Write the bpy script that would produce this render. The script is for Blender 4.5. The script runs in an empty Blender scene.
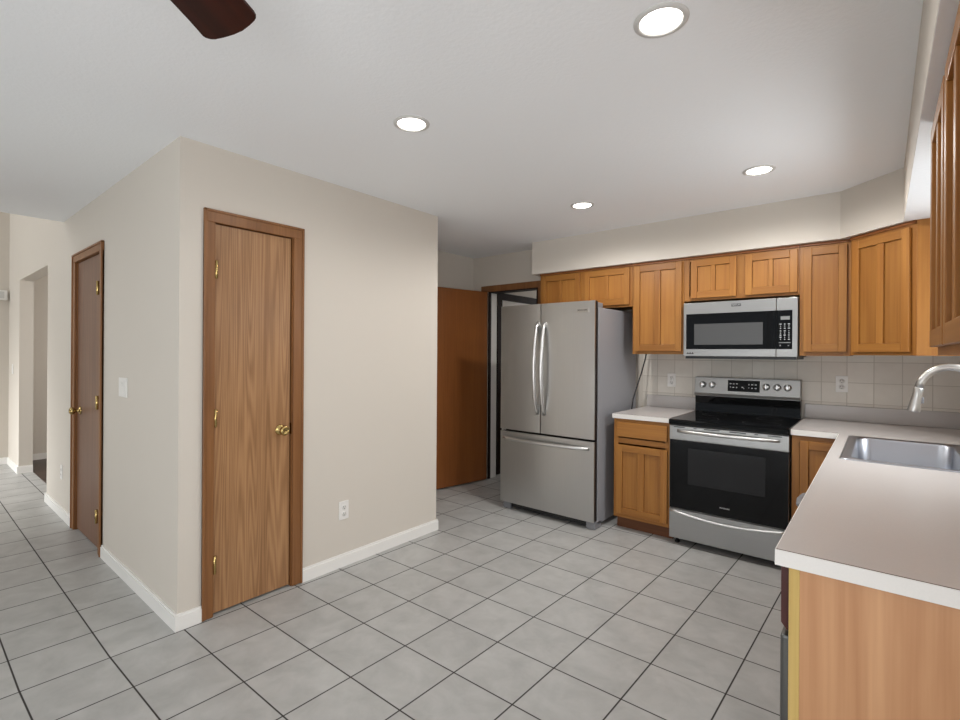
import bpy, bmesh, math, random
from mathutils import Vector, Matrix

S = bpy.context.scene
COL = S.collection
random.seed(7)

# ------------------------------------------------------------------ camera, world, lights, exposure
cam_d = bpy.data.cameras.new('camera')
cam = bpy.data.objects.new('camera', cam_d)
COL.objects.link(cam)
F_PX = 487.62
cam_d.sensor_width = 36.0
cam_d.lens = F_PX / 960.0 * 36.0
cam_d.shift_x = 8.75 / 960.0
cam_d.shift_y = -7.14 / 960.0
cam_d.clip_start = 0.02
CAM = Vector((2.3306, -1.5637, 1.3848))
yaw, roll = -0.7001, 0.0064
fw = Vector((math.sin(yaw), math.cos(yaw), 0.0))
rt = Vector((math.cos(yaw), -math.sin(yaw), 0.0))
rt2 = (rt * math.cos(roll) + Vector((0, 0, 1)) * math.sin(roll)).normalized()
up2 = rt2.cross(fw)
m = Matrix((rt2, up2, -fw)).transposed().to_4x4()
m.translation = CAM
cam.matrix_world = m
S.camera = cam

S.view_settings.view_transform = 'Standard'
S.view_settings.look = 'None'
S.view_settings.exposure = 0.0
S.view_settings.gamma = 1.0
S.view_settings.use_curve_mapping = False

W = bpy.data.worlds.new('daylight')
S.world = W
W.use_nodes = True
W.node_tree.nodes['Background'].inputs[0].default_value = (0.80, 0.90, 1.0, 1)
W.node_tree.nodes['Background'].inputs[1].default_value = 0.6


def area(name, loc, aim, sx, sy, power, color=(1, 1, 1)):
    d = bpy.data.lights.new(name, 'AREA')
    d.shape = 'RECTANGLE'
    d.size, d.size_y = sx, sy
    d.energy = power
    d.color = color
    o = bpy.data.objects.new(name, d)
    o.location = loc
    o.rotation_euler = (Vector(aim) - Vector(loc)).to_track_quat('-Z', 'Y').to_euler()
    COL.objects.link(o)
    return o


# daylight standing in the window openings (sink window, patio doors behind, foyer glass); the other lamps here are added fill
area('daylight_sink_window', (3.8, 1.36, 2.5), (1.2, 1.1, 1.0), 2.4, 1.6, 130, (0.93, 0.97, 1.0))
area('fill_sink_up', (4.2, 1.36, 0.5), (1.0, 0.7, 2.5), 3.0, 1.4, 80, (0.95, 0.98, 1.0))  # upward fill added outside the sink window to brighten the ceiling
area('daylight_patio_doors', (0.6, -5.1, 1.3), (0.45, 0.0, 1.25), 3.4, 2.0, 2, (0.96, 0.98, 1.0))
area('fill_patio_up', (0.6, -5.1, 0.55), (0.6, -2.6, 2.7), 3.4, 0.9, 58, (0.95, 0.98, 1.0))  # unseen uplight behind the camera, added to lift the ceiling
area('daylight_foyer_glass', (-5.0, -5.1, 2.9), (-5.0, -1.0, 1.2), 1.4, 3.0, 100, (0.95, 0.98, 1.0))
fl = area('daylight_front_glass', (-5.0, -5.1, 1.9), (-4.7, -1.3, 0.0), 1.3, 1.0, 24, (0.97, 0.99, 1.0))
fl.data.spread = math.radians(50)
area('fill_side', (3.1, -2.15, 1.4), (0.7, 1.4, 0.9), 1.8, 1.5, 38, (0.96, 0.98, 1.0))  # added fill beside the camera for refrigerator front and base cabinets
area('fill_side_up', (3.5, -2.3, 0.5), (0.6, -0.8, 2.5), 2.0, 1.0, 36, (0.96, 0.98, 1.0))  # added upward fill from the right, for ceiling and pantry wall
area('fill_side_room', (-3.2, 1.30, 1.6), (-4.2, 0.0, 1.2), 1.4, 1.2, 46, (1.0, 0.97, 0.93))  # unseen lamp added to brighten the side room opening
area('fill_back_room', (-0.5, 4.9, 1.7), (-1.0, 3.0, 1.5), 0.5, 1.2, 9, (0.97, 0.98, 1.0))  # unseen lamp added because the back room doorway was too dark

CEIL = 2.45

# ------------------------------------------------------------------ materials


def lin(c):
    return tuple(((x / 255) / 12.92 if x / 255 <= 0.04045 else ((x / 255 + 0.055) / 1.055) ** 2.4) for x in c) + (1,)


def mat_base(name):
    mt = bpy.data.materials.new(name)
    mt.use_nodes = True
    nt = mt.node_tree
    b = nt.nodes['Principled BSDF']
    return mt, nt, b


def N(nt, t, **kw):
    n = nt.nodes.new(t)
    for k, v in kw.items():
        setattr(n, k, v)
    return n


def plain(name, rgb, rough=0.5, metal=0.0, spec=0.5, var=0.0, scale=20, bump=0.0, coat=0.0, emit=None, estr=0.0):
    mt, nt, b = mat_base(name)
    b.inputs['Roughness'].default_value = rough
    b.inputs['Metallic'].default_value = metal
    b.inputs['Specular IOR Level'].default_value = spec
    b.inputs['Coat Weight'].default_value = coat
    c = lin(rgb)
    tc = N(nt, 'ShaderNodeTexCoord')
    no = N(nt, 'ShaderNodeTexNoise')
    no.inputs['Scale'].default_value = scale
    no.inputs['Detail'].default_value = 4
    nt.links.new(tc.outputs['Object'], no.inputs['Vector'])
    mx = N(nt, 'ShaderNodeMix', data_type='RGBA')
    mx.inputs['A'].default_value = tuple(x * (1 - var) for x in c[:3]) + (1,)
    mx.inputs['B'].default_value = tuple(min(1, x * (1 + var)) for x in c[:3]) + (1,)
    nt.links.new(no.outputs['Fac'], mx.inputs['Factor'])
    nt.links.new(mx.outputs['Result'], b.inputs['Base Color'])
    if bump:
        bp = N(nt, 'ShaderNodeBump')
        bp.inputs['Strength'].default_value = bump
        bp.inputs['Distance'].default_value = 0.004
        nt.links.new(no.outputs['Fac'], bp.inputs['Height'])
        nt.links.new(bp.outputs['Normal'], b.inputs['Normal'])
    if emit:
        b.inputs['Emission Color'].default_value = lin(emit)
        b.inputs['Emission Strength'].default_value = estr
    return mt


def wood(name, light, dark, rough=0.4, axis='z', fine=60, coarse=7, contrast=0.5, ring=0.0, ringscale=5.0, tint=0.12, coat=0.0, spec=0.35):
    """vertical (or horizontal) grain; ring > 0 adds cathedral figure"""
    mt, nt, b = mat_base(name)
    b.inputs['Roughness'].default_value = rough
    b.inputs['Specular IOR Level'].default_value = spec
    b.inputs['Coat Weight'].default_value = coat
    b.inputs['Coat Roughness'].default_value = 0.25
    tc = N(nt, 'ShaderNodeTexCoord')
    oi = N(nt, 'ShaderNodeObjectInfo')
    add = N(nt, 'ShaderNodeVectorMath', operation='ADD')
    sc = N(nt, 'ShaderNodeVectorMath', operation='SCALE')
    sc.inputs['Scale'].default_value = 13.0
    nt.links.new(oi.outputs['Random'], sc.inputs[0])
    nt.links.new(tc.outputs['Object'], add.inputs[0])
    nt.links.new(sc.outputs[0], add.inputs[1])

    def mapping(sx, sz):
        mp = N(nt, 'ShaderNodeMapping')
        mp.inputs['Scale'].default_value = (sx, sx, sz) if axis == 'z' else ((sz, sx, sx) if axis == 'x' else (sx, sz, sx))
        nt.links.new(add.outputs[0], mp.inputs['Vector'])
        return mp
    m1 = mapping(fine, fine * 0.025)
    n1 = N(nt, 'ShaderNodeTexNoise')
    n1.inputs['Scale'].default_value = 1.6
    n1.inputs['Detail'].default_value = 5
    nt.links.new(m1.outputs[0], n1.inputs['Vector'])
    m2 = mapping(coarse, coarse * 0.12)
    n2 = N(nt, 'ShaderNodeTexNoise')
    n2.inputs['Scale'].default_value = 1.0
    n2.inputs['Detail'].default_value = 3
    n2.inputs['Distortion'].default_value = 0.6
    nt.links.new(m2.outputs[0], n2.inputs['Vector'])
    comb = N(nt, 'ShaderNodeMath', operation='MULTIPLY_ADD')
    comb.inputs[1].default_value = 0.45
    nt.links.new(n1.outputs['Fac'], comb.inputs[0])
    half = N(nt, 'ShaderNodeMath', operation='MULTIPLY')
    half.inputs[1].default_value = 0.55
    nt.links.new(n2.outputs['Fac'], half.inputs[0])
    nt.links.new(half.outputs[0], comb.inputs[2])
    fac = comb
    if ring:
        # contour bands of a stretched noise give the long nested loops of flat-sawn oak
        m3 = mapping(ringscale, ringscale * 0.03)
        n3 = N(nt, 'ShaderNodeTexNoise')
        n3.inputs['Scale'].default_value = 1.0
        n3.inputs['Detail'].default_value = 1.2
        nt.links.new(m3.outputs[0], n3.inputs['Vector'])
        mu = N(nt, 'ShaderNodeMath', operation='MULTIPLY')
        mu.inputs[1].default_value = 150.0
        nt.links.new(n3.outputs['Fac'], mu.inputs[0])
        si = N(nt, 'ShaderNodeMath', operation='SINE')
        nt.links.new(mu.outputs[0], si.inputs[0])
        r2 = N(nt, 'ShaderNodeMath', operation='MULTIPLY_ADD')
        r2.inputs[1].default_value = 0.5 * ring
        nt.links.new(si.outputs[0], r2.inputs[0])
        nt.links.new(comb.outputs[0], r2.inputs[2])
        fac = r2
    rp = N(nt, 'ShaderNodeValToRGB')
    rp.color_ramp.elements[0].position = 0.5 - 0.5 * (1 - contrast) * 0.6
    rp.color_ramp.elements[1].position = 0.5 + 0.5 * (1 - contrast) * 0.6
    rp.color_ramp.elements[0].color = lin(dark)
    rp.color_ramp.elements[1].color = lin(light)
    nt.links.new(fac.outputs[0], rp.inputs['Fac'])
    hv = N(nt, 'ShaderNodeHueSaturation')
    mr = N(nt, 'ShaderNodeMapRange')
    mr.inputs['To Min'].default_value = 1 - tint
    mr.inputs['To Max'].default_value = 1 + tint
    nt.links.new(oi.outputs['Random'], mr.inputs['Value'])
    nt.links.new(mr.outputs[0], hv.inputs['Value'])
    nt.links.new(rp.outputs['Color'], hv.inputs['Color'])
    nt.links.new(hv.outputs['Color'], b.inputs['Base Color'])
    bp = N(nt, 'ShaderNodeBump')
    bp.inputs['Strength'].default_value = 0.08
    bp.inputs['Distance'].default_value = 0.002
    nt.links.new(n1.outputs['Fac'], bp.inputs['Height'])
    nt.links.new(bp.outputs['Normal'], b.inputs['Normal'])
    return mt


def brushed(name, rgb, rough=0.28, axis='x', amt=0.10, metal=1.0):
    mt, nt, b = mat_base(name)
    b.inputs['Metallic'].default_value = metal
    tc = N(nt, 'ShaderNodeTexCoord')
    mp = N(nt, 'ShaderNodeMapping')
    mp.inputs['Scale'].default_value = {'x': (3, 300, 300), 'z': (300, 300, 3), 'y': (300, 3, 300)}[axis]
    nt.links.new(tc.outputs['Object'], mp.inputs['Vector'])
    no = N(nt, 'ShaderNodeTexNoise')
    no.inputs['Scale'].default_value = 1.0
    no.inputs['Detail'].default_value = 3
    nt.links.new(mp.outputs[0], no.inputs['Vector'])
    mr = N(nt, 'ShaderNodeMapRange')
    mr.inputs['To Min'].default_value = rough - amt * 0.5
    mr.inputs['To Max'].default_value = rough + amt
    nt.links.new(no.outputs['Fac'], mr.inputs['Value'])
    nt.links.new(mr.outputs[0], b.inputs['Roughness'])
    c = lin(rgb)
    mx = N(nt, 'ShaderNodeMix', data_type='RGBA')
    mx.inputs['A'].default_value = tuple(x * 0.94 for x in c[:3]) + (1,)
    mx.inputs['B'].default_value = tuple(min(1, x * 1.05) for x in c[:3]) + (1,)
    nt.links.new(no.outputs['Fac'], mx.inputs['Factor'])
    nt.links.new(mx.outputs['Result'], b.inputs['Base Color'])
    return mt


def floor_tile_mat():
    mt, nt, b = mat_base('floor_tile')
    geo = N(nt, 'ShaderNodeNewGeometry')
    # position -> tile coordinates (tile about 30 cm, laid very slightly out of square)
    sep = N(nt, 'ShaderNodeSeparateXYZ')
    nt.links.new(geo.outputs['Position'], sep.inputs[0])
    a, bb, cc, dd = 0.30366, 0.00966, 0.00721, 0.30151
    det = a * dd - bb * cc

    def lincomb(xsrc, kx, ky, k0):
        m1 = N(nt, 'ShaderNodeMath', operation='MULTIPLY_ADD')
        m1.inputs[1].default_value = kx
        m1.inputs[2].default_value = k0
        nt.links.new(xsrc, m1.inputs[0])
        m2 = N(nt, 'ShaderNodeMath', operation='MULTIPLY_ADD')
        m2.inputs[1].default_value = ky
        nt.links.new(sep.outputs['Y'], m2.inputs[0])
        nt.links.new(m1.outputs[0], m2.inputs[2])
        return m2
    ox, oy = 0.00836, -0.01323
    kx_ = N(nt, 'ShaderNodeMath', operation='MAXIMUM')     # the hall courses run straight, the kitchen ones drift a little
    kx_.inputs[1].default_value = -0.35
    nt.links.new(sep.outputs['X'], kx_.inputs[0])
    u = lincomb(sep.outputs['X'], dd / det, -bb / det, (-dd * ox + bb * oy) / det)
    v = lincomb(kx_.outputs[0], -cc / det, a / det, (cc * ox - a * oy) / det)

    def edge(n):
        f = N(nt, 'ShaderNodeMath', operation='FRACT')
        nt.links.new(n.outputs[0], f.inputs[0])
        s = N(nt, 'ShaderNodeMath', operation='SUBTRACT')
        s.inputs[1].default_value = 0.5
        nt.links.new(f.outputs[0], s.inputs[0])
        ab = N(nt, 'ShaderNodeMath', operation='ABSOLUTE')
        nt.links.new(s.outputs[0], ab.inputs[0])
        return ab
    mxn = N(nt, 'ShaderNodeMath', operation='MAXIMUM')
    nt.links.new(edge(u).outputs[0], mxn.inputs[0])
    nt.links.new(edge(v).outputs[0], mxn.inputs[1])
    g = N(nt, 'ShaderNodeMapRange')
    g.inputs['From Min'].default_value = 0.4870
    g.inputs['From Max'].default_value = 0.4925
    nt.links.new(mxn.outputs[0], g.inputs['Value'])
    # per-tile tone
    fu = N(nt, 'ShaderNodeMath', operation='FLOOR')
    fv = N(nt, 'ShaderNodeMath', operation='FLOOR')
    nt.links.new(u.outputs[0], fu.inputs[0])
    nt.links.new(v.outputs[0], fv.inputs[0])
    cx = N(nt, 'ShaderNodeCombineXYZ')
    nt.links.new(fu.outputs[0], cx.inputs[0])
    nt.links.new(fv.outputs[0], cx.inputs[1])
    wn = N(nt, 'ShaderNodeTexWhiteNoise')
    nt.links.new(cx.outputs[0], wn.inputs['Vector'])
    ad = N(nt, 'ShaderNodeVectorMath', operation='MULTIPLY_ADD')
    ad.inputs[1].default_value = (3, 3, 3)
    nt.links.new(wn.outputs['Color'], ad.inputs[0])
    nt.links.new(geo.outputs['Position'], ad.inputs[2])
    no = N(nt, 'ShaderNodeTexNoise')
    no.inputs['Scale'].default_value = 7.0
    no.inputs['Detail'].default_value = 6
    no.inputs['Roughness'].default_value = 0.6
    no.inputs['Distortion'].default_value = 0.4
    nt.links.new(ad.outputs[0], no.inputs['Vector'])
    rp = N(nt, 'ShaderNodeValToRGB')
    rp.color_ramp.elements[0].position = 0.30
    rp.color_ramp.elements[1].position = 0.68
    rp.color_ramp.elements[0].color = lin((164, 163, 160))
    rp.color_ramp.elements[1].color = lin((183, 182, 179))
    nt.links.new(no.outputs['Fac'], rp.inputs['Fac'])
    hv = N(nt, 'ShaderNodeHueSaturation')
    mr = N(nt, 'ShaderNodeMapRange')
    mr.inputs['To Min'].default_value = 0.97
    mr.inputs['To Max'].default_value = 1.03
    nt.links.new(wn.outputs['Value'], mr.inputs['Value'])
    nt.links.new(mr.outputs[0], hv.inputs['Value'])
    nt.links.new(rp.outputs['Color'], hv.inputs['Color'])
    mx = N(nt, 'ShaderNodeMix', data_type='RGBA')
    nt.links.new(g.outputs[0], mx.inputs['Factor'])
    nt.links.new(hv.outputs['Color'], mx.inputs['A'])
    mx.inputs['B'].default_value = lin((54, 50, 47))
    nt.links.new(mx.outputs['Result'], b.inputs['Base Color'])
    rr = N(nt, 'ShaderNodeMapRange')
    rr.inputs['To Min'].default_value = 0.38
    rr.inputs['To Max'].default_value = 0.9
    nt.links.new(g.outputs[0], rr.inputs['Value'])
    nt.links.new(rr.outputs[0], b.inputs['Roughness'])
    b.inputs['Specular IOR Level'].default_value = 0.4
    inv = N(nt, 'ShaderNodeMath', operation='SUBTRACT')
    inv.inputs[0].default_value = 1.0
    nt.links.new(g.outputs[0], inv.inputs[1])
    bp = N(nt, 'ShaderNodeBump')
    bp.inputs['Strength'].default_value = 0.25
    bp.inputs['Distance'].default_value = 0.003
    nt.links.new(inv.outputs[0], bp.inputs['Height'])
    nt.links.new(bp.outputs['Normal'], b.inputs['Normal'])
    return mt


def wall_tile_mat():
    mt, nt, b = mat_base('backsplash_tile')
    geo = N(nt, 'ShaderNodeNewGeometry')
    sep = N(nt, 'ShaderNodeSeparateXYZ')
    nt.links.new(geo.outputs['Position'], sep.inputs[0])
    sx = N(nt, 'ShaderNodeMath', operation='ADD')      # runs along either wall
    nt.links.new(sep.outputs['X'], sx.inputs[0])
    sy = N(nt, 'ShaderNodeMath', operation='SUBTRACT')
    sy.inputs[0].default_value = 2.872
    nt.links.new(sep.outputs['Y'], sy.inputs[1])
    nt.links.new(sy.outputs[0], sx.inputs[1])

    def cell(src, off, size):
        m1 = N(nt, 'ShaderNodeMath', operation='SUBTRACT')
        m1.inputs[1].default_value = off
        nt.links.new(src, m1.inputs[0])
        m2 = N(nt, 'ShaderNodeMath', operation='DIVIDE')
        m2.inputs[1].default_value = size
        nt.links.new(m1.outputs[0], m2.inputs[0])
        f = N(nt, 'ShaderNodeMath', operation='FRACT')
        nt.links.new(m2.outputs[0], f.inputs[0])
        s = N(nt, 'ShaderNodeMath', operation='SUBTRACT')
        s.inputs[1].default_value = 0.5
        nt.links.new(f.outputs[0], s.inputs[0])
        ab = N(nt, 'ShaderNodeMath', operation='ABSOLUTE')
        nt.links.new(s.outputs[0], ab.inputs[0])
        fl = N(nt, 'ShaderNodeMath', operation='FLOOR')
        nt.links.new(m2.outputs[0], fl.inputs[0])
        return ab, fl
    ex, fx = cell(sx.outputs[0], 0.789, 0.1501)
    ez, fz = cell(sep.outputs['Z'], 1.0395, 0.1475)
    mxn = N(nt, 'ShaderNodeMath', operation='MAXIMUM')
    nt.links.new(ex.outputs[0], mxn.inputs[0])
    nt.links.new(ez.outputs[0], mxn.inputs[1])
    g = N(nt, 'ShaderNodeMapRange')
    g.inputs['From Min'].default_value = 0.483
    g.inputs['From Max'].default_value = 0.490
    nt.links.new(mxn.outputs[0], g.inputs['Value'])
    cx = N(nt, 'ShaderNodeCombineXYZ')
    nt.links.new(fx.outputs[0], cx.inputs[0])
    nt.links.new(fz.outputs[0], cx.inputs[1])
    wn = N(nt, 'ShaderNodeTexWhiteNoise')
    nt.links.new(cx.outputs[0], wn.inputs['Vector'])
    no = N(nt, 'ShaderNodeTexNoise')
    no.inputs['Scale'].default_value = 14
    no.inputs['Detail'].default_value = 5
    nt.links.new(geo.outputs['Position'], no.inputs['Vector'])
    ad = N(nt, 'ShaderNodeMath', operation='MULTIPLY_ADD')
    ad.inputs[1].default_value = 0.5
    nt.links.new(wn.outputs['Value'], ad.inputs[0])
    hf = N(nt, 'ShaderNodeMath', operation='MULTIPLY')
    hf.inputs[1].default_value = 0.5
    nt.links.new(no.outputs['Fac'], hf.inputs[0])
    nt.links.new(hf.outputs[0], ad.inputs[2])
    rp = N(nt, 'ShaderNodeValToRGB')
    rp.color_ramp.elements[0].color = lin((208, 200, 188))
    rp.color_ramp.elements[1].color = lin((230, 224, 214))
    nt.links.new(ad.outputs[0], rp.inputs['Fac'])
    mx = N(nt, 'ShaderNodeMix', data_type='RGBA')
    nt.links.new(g.outputs[0], mx.inputs['Factor'])
    nt.links.new(rp.outputs['Color'], mx.inputs['A'])
    mx.inputs['B'].default_value = lin((188, 179, 166))
    nt.links.new(mx.outputs['Result'], b.inputs['Base Color'])
    b.inputs['Roughness'].default_value = 0.45
    inv = N(nt, 'ShaderNodeMath', operation='SUBTRACT')
    inv.inputs[0].default_value = 1.0
    nt.links.new(g.outputs[0], inv.inputs[1])
    bp = N(nt, 'ShaderNodeBump')
    bp.inputs['Strength'].default_value = 0.3
    bp.inputs['Distance'].default_value = 0.003
    nt.links.new(inv.outputs[0], bp.inputs['Height'])
    nt.links.new(bp.outputs['Normal'], b.inputs['Normal'])
    return mt


WALL_RGB = (210, 202, 191)
M = {}
M['wall'] = plain('wall_paint', WALL_RGB, 0.55, var=0.01, scale=3, spec=0.3)
M['ceiling'] = plain('ceiling_paint', (243, 244, 245), 0.8, var=0.01, scale=60, bump=0.3, spec=0.2)
M['white_trim'] = plain('white_trim_paint', (236, 233, 228), 0.35, var=0.01, scale=8)
M['floor'] = floor_tile_mat()
M['dark_floor'] = wood('dark_wood_floor', (74, 54, 46), (48, 34, 30), 0.35, axis='y', fine=40)
M['tile'] = wall_tile_mat()
M['cab'] = wood('cabinet_maple', (172, 119, 56), (132, 80, 31), 0.42, fine=45, coarse=9, contrast=0.2, tint=0.09, coat=0.05)
M['cab_h'] = wood('cabinet_maple_crossgrain', (166, 114, 53), (128, 78, 30), 0.42, axis='x', fine=45, coarse=9, contrast=0.2, tint=0.09, coat=0.05)
M['cab_in'] = wood('cabinet_interior', (176, 118, 62), (150, 94, 46), 0.5, fine=45, coarse=9, contrast=0.2)  # own wood tone of the inner carcass boards
M['cab_top'] = wood('cabinet_top_rail', (150, 92, 44), (112, 64, 28), 0.45, axis='x', fine=45, coarse=9, contrast=0.2)
M['toe'] = wood('toe_kick_wood', (112, 68, 38), (84, 48, 26), 0.5, axis='x', fine=40)
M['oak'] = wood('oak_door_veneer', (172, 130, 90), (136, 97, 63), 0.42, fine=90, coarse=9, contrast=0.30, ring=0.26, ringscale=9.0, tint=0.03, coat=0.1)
M['oak_shaded'] = wood('oak_door_shaded', (132, 96, 74), (106, 74, 56), 0.42, fine=70, coarse=6, contrast=0.25, ring=0.15, ringscale=4, tint=0.03, coat=0.1)  # hall door stands in shade; that shade is put into this oak colour
M['casing'] = wood('stained_casing', (150, 103, 62), (114, 73, 40), 0.42, fine=55, coarse=8, contrast=0.25, tint=0.04, coat=0.1)
M['casing_dark'] = wood('dark_casing', (42, 28, 22), (28, 18, 15), 0.6, spec=0.15, fine=55, coarse=8)
M['luan'] = wood('luan_door_veneer', (150, 92, 46), (122, 70, 32), 0.4, fine=60, coarse=5, contrast=0.2, tint=0.02, coat=0.2)
M['panel'] = wood('end_panel_laminate', (214, 166, 124), (164, 112, 74), 0.42, fine=34, coarse=11, contrast=0.1, ring=0.05, ringscale=5, tint=0.0)
M['raw_edge'] = wood('raw_wood_edge', (202, 172, 104), (184, 150, 84), 0.6, fine=60)
M['steel'] = brushed('brushed_steel', (160, 159, 157), 0.34, 'x')
M['steel_v'] = brushed('brushed_steel_upright', (192, 191, 189), 0.30, 'z')
M['dark_steel'] = brushed('dark_steel', (112, 112, 110), 0.34, 'z')
M['steel_sat'] = plain('satin_steel_handle', (214, 213, 211), 0.34, 1.0)
M['sink'] = brushed('sink_steel', (172, 175, 182), 0.34, 'y', 0.02)
M['nickel'] = plain('brushed_nickel', (196, 194, 190), 0.3, 1.0)
M['case'] = plain('grey_case_paint', (150, 150, 154), 0.42, 0.0, var=0.02, scale=60)
M['grey_plastic'] = plain('grey_plastic', (128, 128, 131), 0.5)
M['gasket'] = plain('gasket_and_shaded_side', (44, 39, 37), 0.7, spec=0.15)
M['black'] = plain('black_plastic', (16, 16, 17), 0.4)
M['glass_black'] = plain('black_glass', (7, 7, 8), 0.06, spec=0.22)
M['glass_window'] = plain('oven_window_glass', (34, 34, 35), 0.10, spec=0.22)
M['micro_window'] = plain('microwave_window_mesh', (74, 74, 74), 0.25, var=0.1, scale=400)
M['mark'] = plain('printed_marks', (206, 206, 206), 0.5)
M['mark_grey'] = plain('grey_print', (120, 120, 120), 0.5)
M['lcd'] = plain('grey_display', (128, 130, 128), 0.3)
M['brass'] = plain('aged_brass', (188, 162, 106), 0.24, 1.0)
M['counter'] = plain('beige_laminate', (189, 183, 179), 0.26, var=0.04, scale=260, spec=0.45)
M['counter_edge'] = plain('pale_laminate_edge', (226, 222, 217), 0.4, var=0.03, scale=260)
M['seam'] = plain('brown_seam', (96, 74, 60), 0.6)
M['plate'] = plain('white_plastic', (232, 229, 224), 0.35)
M['slot'] = plain('outlet_slot', (90, 86, 82), 0.6)
M['cord'] = plain('black_cord', (20, 20, 21), 0.5)
M['blade'] = wood('mahogany_blade', (62, 22, 14), (30, 10, 8), 0.4, axis='x', fine=30, coarse=6, spec=0.2)
M['bronze'] = plain('dark_bronze', (50, 38, 32), 0.35, 0.8)
M['lamp'] = plain('lamp_lens', (255, 252, 246), 0.4, emit=(255, 250, 242), estr=9.0)
M['baffle'] = plain('lamp_trim', (205, 203, 199), 0.4)


def pane_mat():
    mt = bpy.data.materials.new('window_glass')
    mt.use_nodes = True
    nt = mt.node_tree
    nt.nodes.clear()
    out = N(nt, 'ShaderNodeOutputMaterial')
    mx = N(nt, 'ShaderNodeMixShader')
    mx.inputs[0].default_value = 0.06
    tr = N(nt, 'ShaderNodeBsdfTransparent')
    gl = N(nt, 'ShaderNodeBsdfGlossy')
    gl.inputs['Roughness'].default_value = 0.02
    nt.links.new(tr.outputs[0], mx.inputs[1])
    nt.links.new(gl.outputs[0], mx.inputs[2])
    nt.links.new(mx.outputs[0], out.inputs[0])
    return mt


M['glass'] = pane_mat()
M['maroon'] = wood('dark_maroon_front', (88, 48, 44), (64, 32, 30), 0.35, fine=40)

# ------------------------------------------------------------------ mesh helpers


class MB:
    def __init__(self):
        self.bm = bmesh.new()
        self.mats = []

    def _mi(self, m):
        if m is None:
            m = M['wall']
        if m not in self.mats:
            self.mats.append(m)
        return self.mats.index(m)

    def faces_from(self, verts, faces, m, bevel=0.0, seg=2, smooth=False):
        mi = self._mi(m)
        vs = [self.bm.verts.new(v) for v in verts]
        fs = []
        for f in faces:
            fc = self.bm.faces.new([vs[i] for i in f])
            fc.material_index = mi
            fc.smooth = smooth
            fs.append(fc)
        if bevel > 0:
            es = {e for f in fs for e in f.edges}
            bmesh.ops.bevel(self.bm, geom=list(es), offset=bevel, segments=seg, affect='EDGES', profile=0.5)
        return self

    def box(self, x0, x1, y0, y1, z0, z1, m, bevel=0.0, seg=2):
        if x0 > x1: x0, x1 = x1, x0
        if y0 > y1: y0, y1 = y1, y0
        if z0 > z1: z0, z1 = z1, z0
        v = [(x0, y0, z0), (x1, y0, z0), (x1, y1, z0), (x0, y1, z0), (x0, y0, z1), (x1, y0, z1), (x1, y1, z1), (x0, y1, z1)]
        f = [(3, 2, 1, 0), (4, 5, 6, 7), (0, 1, 5, 4), (1, 2, 6, 5), (2, 3, 7, 6), (3, 0, 4, 7)]
        return self.faces_from(v, f, m, bevel, seg)

    def prism(self, poly, z0, z1, m, bevel=0.0, axis='z'):
        """poly counter-clockwise; axis 'z': (x,y) extruded in z; 'x': (y,z) extruded in x; 'y': (x,z) extruded in y"""
        n = len(poly)

        def P(p, h):
            return {'z': (p[0], p[1], h), 'x': (h, p[0], p[1]), 'y': (p[0], h, p[1])}[axis]
        v = [P(p, z0) for p in poly] + [P(p, z1) for p in poly]
        f = [tuple(range(n))[::-1], tuple(range(n, 2 * n))]
        f += [(i, (i + 1) % n, n + (i + 1) % n, n + i) for i in range(n)]
        return self.faces_from(v, f, m, bevel)

    def lathe(self, prof, origin, axis, m, seg=24, smooth=True):
        """prof: list of (radius, height) along axis from origin"""
        a = Vector(axis).normalized()
        t = a.orthogonal().normalized()
        b = a.cross(t)
        o = Vector(origin)
        v, f = [], []
        for r, h in prof:
            for k in range(seg):
                th = 2 * math.pi * k / seg
                v.append(o + a * h + (t * math.cos(th) + b * math.sin(th)) * max(r, 1e-5))
        for i in range(len(prof) - 1):
            for k in range(seg):
                k2 = (k + 1) % seg
                f.append((i * seg + k, i * seg + k2, (i + 1) * seg + k2, (i + 1) * seg + k))
        f.append(tuple(range(seg))[::-1])
        f.append(tuple((len(prof) - 1) * seg + k for k in range(seg)))
        return self.faces_from(v, f, m, smooth=smooth)

    def tube(self, pts, r, m, seg=12, flat=1.0, upv=None):
        """round (or flattened) bar along a polyline; r may be a list"""
        pts = [Vector(p) for p in pts]
        rs = r if isinstance(r, (list, tuple)) else [r] * len(pts)
        n = len(pts)
        T = [(pts[min(i + 1, n - 1)] - pts[max(i - 1, 0)]).normalized() for i in range(n)]
        u = (Vector(upv) if upv else T[0].orthogonal())
        v, f = [], []
        for i in range(n):
            u = (u - T[i] * u.dot(T[i])).normalized()
            w = T[i].cross(u)
            for k in range(seg):
                th = 2 * math.pi * k / seg
                v.append(pts[i] + u * math.cos(th) * rs[i] + w * math.sin(th) * rs[i] * flat)
        for i in range(n - 1):
            for k in range(seg):
                k2 = (k + 1) % seg
                f.append((i * seg + k, i * seg + k2, (i + 1) * seg + k2, (i + 1) * seg + k))
        f.append(tuple(range(seg))[::-1])
        f.append(tuple((n - 1) * seg + k for k in range(seg)))
        return self.faces_from(v, f, m, smooth=True)

    def build(self, name, parent=None, world=False):
        """parent coordinates are local to the thing; world=True: given in world coordinates (thing not rotated)"""
        if world and parent is not None:
            root = parent
            while root.parent is not None:
                root = root.parent
            off = -Vector(root.location)
            for v in self.bm.verts:
                v.co += off
        bmesh.ops.recalc_face_normals(self.bm, faces=self.bm.faces)
        me = bpy.data.meshes.new(name)
        self.bm.to_mesh(me)
        self.bm.free()
        for m_ in self.mats:
            me.materials.append(m_)
        o = bpy.data.objects.new(name, me)
        COL.objects.link(o)
        if parent is not None:
            o.parent = parent
        return o


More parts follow.
